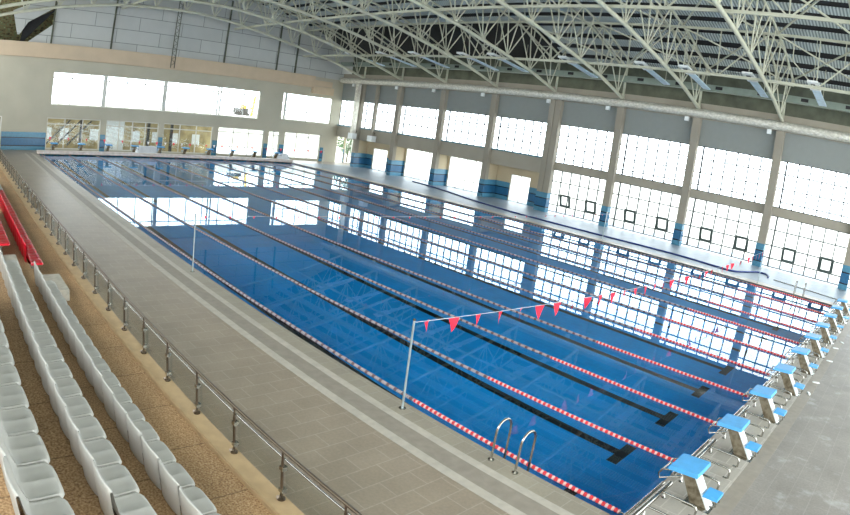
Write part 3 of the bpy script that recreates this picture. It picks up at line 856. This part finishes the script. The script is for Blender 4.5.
# ------------------------------------------------------------------ backstroke flags and their poles
def pole(x, y, lab, h=1.8):
    e = empty('flag_pole', (x, y, ZD)); tag(e, lab, 'pole', 'flag line poles')
    MB().tube([(0, 0, 0), (0, 0, h)], .022, 8).build('shaft', MAT['pole'], e)
    MB().tube([(0, 0, 0), (0, 0, .015)], .07, 12).build('base_flange', MAT['steel'], e)
    MB().tube([(0, 0, h), (0, 0, h + .03)], .03, 8).build('cap', MAT['steel'], e)
def flags(x, sag, n, lab, size=.2, white=False, y0=-.395, y1=25.585, z=1.86):
    e = empty('flag_line', (x, 0, 0)); tag(e, lab, 'flag line', 'lines of pennants over the pool')
    def zz(y):
        t = (y - y0) / (y1 - y0); return z - sag * 4 * t * (1 - t)
    MB().tube([(0, y0 + (y1 - y0) * i / 40, zz(y0 + (y1 - y0) * i / 40)) for i in range(41)], .007, 5).build('cord', MAT['cord'], e)
    for i in range(n):
        y = y0 + .3 + (y1 - y0 - .6) * i / (n - 1)
        zt = zz(y); tw = random.uniform(-.5, .5); w = size; h = size * random.uniform(1.1, 1.35)
        f = MB(); rws = []
        for a in range(5):
            t = a / 4; hw = w / 2 * (1 - t) + .004; r_ = []
            for b in range(4):
                u = -1 + 2 * b / 3; ang = tw * (1 + .8 * t)
                yy = u * hw * math.cos(ang); xx2 = u * hw * math.sin(ang) + .03 * math.sin(3 * t + i) * t
                r_.append((xx2, y + yy + .02 * math.sin(i) * t, zt - h * t))
            rws.append(r_)
        f.sheet(rws); f.build('pennant', MAT['flag'] if not (white and i % 2) else MAT['white_flag'], e)
pole(-4.66, -.43, 'thin steel flag pole at the near pool edge beside the ladder')
pole(-4.66, 25.62, 'thin steel flag pole on the window side near the starting blocks')
pole(-14.54, -.43, 'thin steel flag pole at the stand-side pool edge, well before the far end')
pole(-14.9, 25.62, 'thin steel flag pole on the window side opposite the white windows')
pole(-45, -.43, 'thin steel flag pole at the far end of the pool on the stand side')
pole(-45, 25.62, 'thin steel flag pole at the far end of the pool on the window side')
flags(-4.66, .3, 35, 'line of red pennants over the near end of the pool', .25)
flags(-14.54, .12, 30, 'thin line with small red pennants across the middle of the pool', .07)
flags(-45, .1, 35, 'line of red and white pennants over the far end of the pool', .2, True)

# ------------------------------------------------------------------ ladders
def ladder(x, y, rz, lab):
    e = empty('pool_ladder', (x, y, ZD), rz); tag(e, lab, 'ladder', 'steel pool ladders')
    for dx in (-.26, .26):
        pts = [(dx, 0, 0), (dx, 0, .35)]
        for i in range(9):
            a = PI - PI * i / 8
            pts.append((dx, .2 + .2 * math.cos(a), .52 + .22 * math.sin(a)))
        pts += [(dx, .4, .3), (dx, .4, -.1), (dx, .38, -1.3)]
        o = MB().tube(pts, .022, 8).build('handrail', MAT['steel'], e)
        MB().tube([(dx, 0, 0), (dx, 0, .02)], .055, 12).build('floor_flange', MAT['steel'], o)
    for z in (-.35, -.65, -.95): MB().box((-.26, .34, z - .015), (.26, .43, z + .015)).build('tread', MAT['steel'], e)
ladder(-2.17, -.43, 0, 'chrome pool ladder at the near pool edge beside the nearest lane rope')
ladder(-2.17, 25.55, PI, 'chrome pool ladder on the window side by the last starting block')

# ------------------------------------------------------------------ hose on the window-side deck, floor discs, covers
hp = [(-38.4, 31.4), (-36, 31.0), (-32.9, 30.2), (-28, 28.6), (-22.7, 27.6), (-16.5, 27.4), (-11, 27.6), (-8, 27.2), (-6.7, 27.1), (-6.1, 28.2), (-5.7, 29.3), (-5.2, 29.5), (-4.8, 28.9), (-4.7, 28.2)]
pts = []
for i in range(len(hp) - 1):
    p0, p1, p2, p3 = hp[max(0, i - 1)], hp[i], hp[i + 1], hp[min(len(hp) - 1, i + 2)]
    for s_ in range(6):
        t = s_ / 6
        q = [.5 * (2 * p1[c] + (p2[c] - p0[c]) * t + (2 * p0[c] - 5 * p1[c] + 4 * p2[c] - p3[c]) * t * t + (3 * p1[c] - p0[c] - 3 * p2[c] + p3[c]) * t ** 3) for c in (0, 1)]
        pts.append((q[0], q[1], ZD + .05))
tag(MB().tube(pts, .05, 8).build('hose', MAT['hose']), 'long navy blue hose lying on the deck below the tall windows', 'hose')
tag(MB().tube([(-4.3, 28.2, ZD + .025), (-2.4, 27.9, ZD + .025), (.4, 27.3, ZD + .025)], .025, 6).build('cleaning_pole', MAT['steel']), 'thin grey pole lying on the window-side deck behind the ladder', 'pole')
for i, (x, y) in enumerate(((1.26, 9.16), (1.27, 10.43), (1.28, 13.43), (1.23, 15.62), (1.33, 16.94))):  # flat white oval discs on the floor
    a = random.uniform(0, 3)
    mb = MB(); ring = [(.13 * math.cos(t_) * math.cos(a) - .05 * math.sin(t_) * math.sin(a), .13 * math.cos(t_) * math.sin(a) + .05 * math.sin(t_) * math.cos(a)) for t_ in [2 * PI * j / 14 for j in range(14)]]
    mb.add([(p[0], p[1], 0) for p in ring] + [(p[0] * .9, p[1] * .9, .025) for p in ring], [(j, (j + 1) % 14, 14 + (j + 1) % 14, 14 + j) for j in range(14)] + [tuple(range(14, 28))], True)
    o = mb.build('white_disc', MAT['white_metal']); o.location = (x, y, ZD + .006)
    tag(o, 'small white disc on the floor behind the starting blocks, %s from the stand side' % ORD[i], 'drain cover', 'white discs behind the starting blocks')
def cover(x0, x1, y0, y1, h, lab):
    rows = []
    for i in range(9):
        r = []
        for j in range(13):
            u, v = i / 8, j / 12
            ed = min(u, 1 - u, v, 1 - v)
            z = h * min(1, ed * 9) ** .35 + (.03 * math.sin(9 * v + 3 * u) if ed > .05 else 0)
            r.append((x0 + (x1 - x0) * u, y0 + (y1 - y0) * v, ZD + z))
        rows.append(r)
    tag(MB().sheet(rows).build('equipment_cover', MAT['fabric']), lab, 'cover', 'white covers by the end wall')
cover(-52.3, -51.6, 9.3, 11.5, .75, 'white cloth cover over equipment between two ground windows of the end wall')
cover(-52.2, -51.4, 24.2, 25.9, .7, 'white cloth cover over equipment by the pillar near the far corner')

# ------------------------------------------------------------------ outside
bb = MB().box((-60.5, -2, -.35), (-60, 20.8, 3.6)).box((-60.2, -2, 3.6), (-56, 20.8, 3.75))
e = empty('annex_building', (0, 0, 0)); tag(e, 'brown stone building seen through the ground windows of the end wall', 'building')
bb.build('wall', MAT['brown_building'], e)
for y in (1.6, 3.4, 6.6, 11.2, 13.5, 15.6, 18.2):
    MB().box((-59.98, y, .6), (-59.9, y + .9, 1.7)).build('window', MAT['white_metal'], e)
MB().box((-59.98, 8.3, -.3), (-59.9, 10.3, 3.3)).build('bright_panel', MAT['white_metal'], e)  # white panel added so one pane of the ground windows looks bright
for y in (5.2, 12.4, 15):
    MB().box((-58.2, y - .12, -.35), (-57.9, y + .12, 3.6)).build('post', MAT['dark'], e)
for i, y in enumerate((1.5, 2.6, 3.7)):
    MB().bar((-57.5, y, .2), (-57.5, y + 2.4, 2.6), .12).build('stair_rail', MAT['dark'], e)
dg = empty('digger', (-76.5, 33.2, 3.9)); tag(dg, 'yellow and dark building machine outside the upper window of the end wall', 'machine')
MB().box((-.6, -1.9, .35), (.6, .0, 1.0)).box((-.7, -1.6, 0), (.7, .2, .35)).build('body', MAT['dark'], dg)
MB().bar((0, .9, 0), (0, 1.2, 2.9), .3).bar((0, -.4, .7), (0, .9, 1.2), .2).build('boom', MAT['yellow'], dg)
MB().box((-.4, -.9, 1.0), (.4, -.2, 1.5)).build('cab', MAT['yellow'], dg)
tr = empty('tree', (-56.5, 37.2, -.35)); tag(tr, 'leafy green tree outside the corner ground window', 'tree')
MB().tube([(0, 0, 0), (.05, 0, 1.2), (.1, .1, 2.6)], [.12, .09, .05], 8).build('trunk', MAT['trunk'], tr)
lv = MB()
for i in range(900):
    a, b, r = random.uniform(0, 2 * PI), random.uniform(-1, 1), random.uniform(.2, 1) ** .5
    c_ = Vector((1.5 * r * math.cos(a) * math.sqrt(1 - b * b), 1.5 * r * math.sin(a) * math.sqrt(1 - b * b), 2.5 + 1.5 * r * b))
    u = Vector((random.gauss(0, 1), random.gauss(0, 1), random.gauss(0, 1))).normalized() * .11; w = u.orthogonal().normalized() * .07
    lv.add([c_ - u, c_ + w, c_ + u, c_ - w], [(0, 1, 2, 3)])
lv.build('foliage', MAT['leaf'], tr)
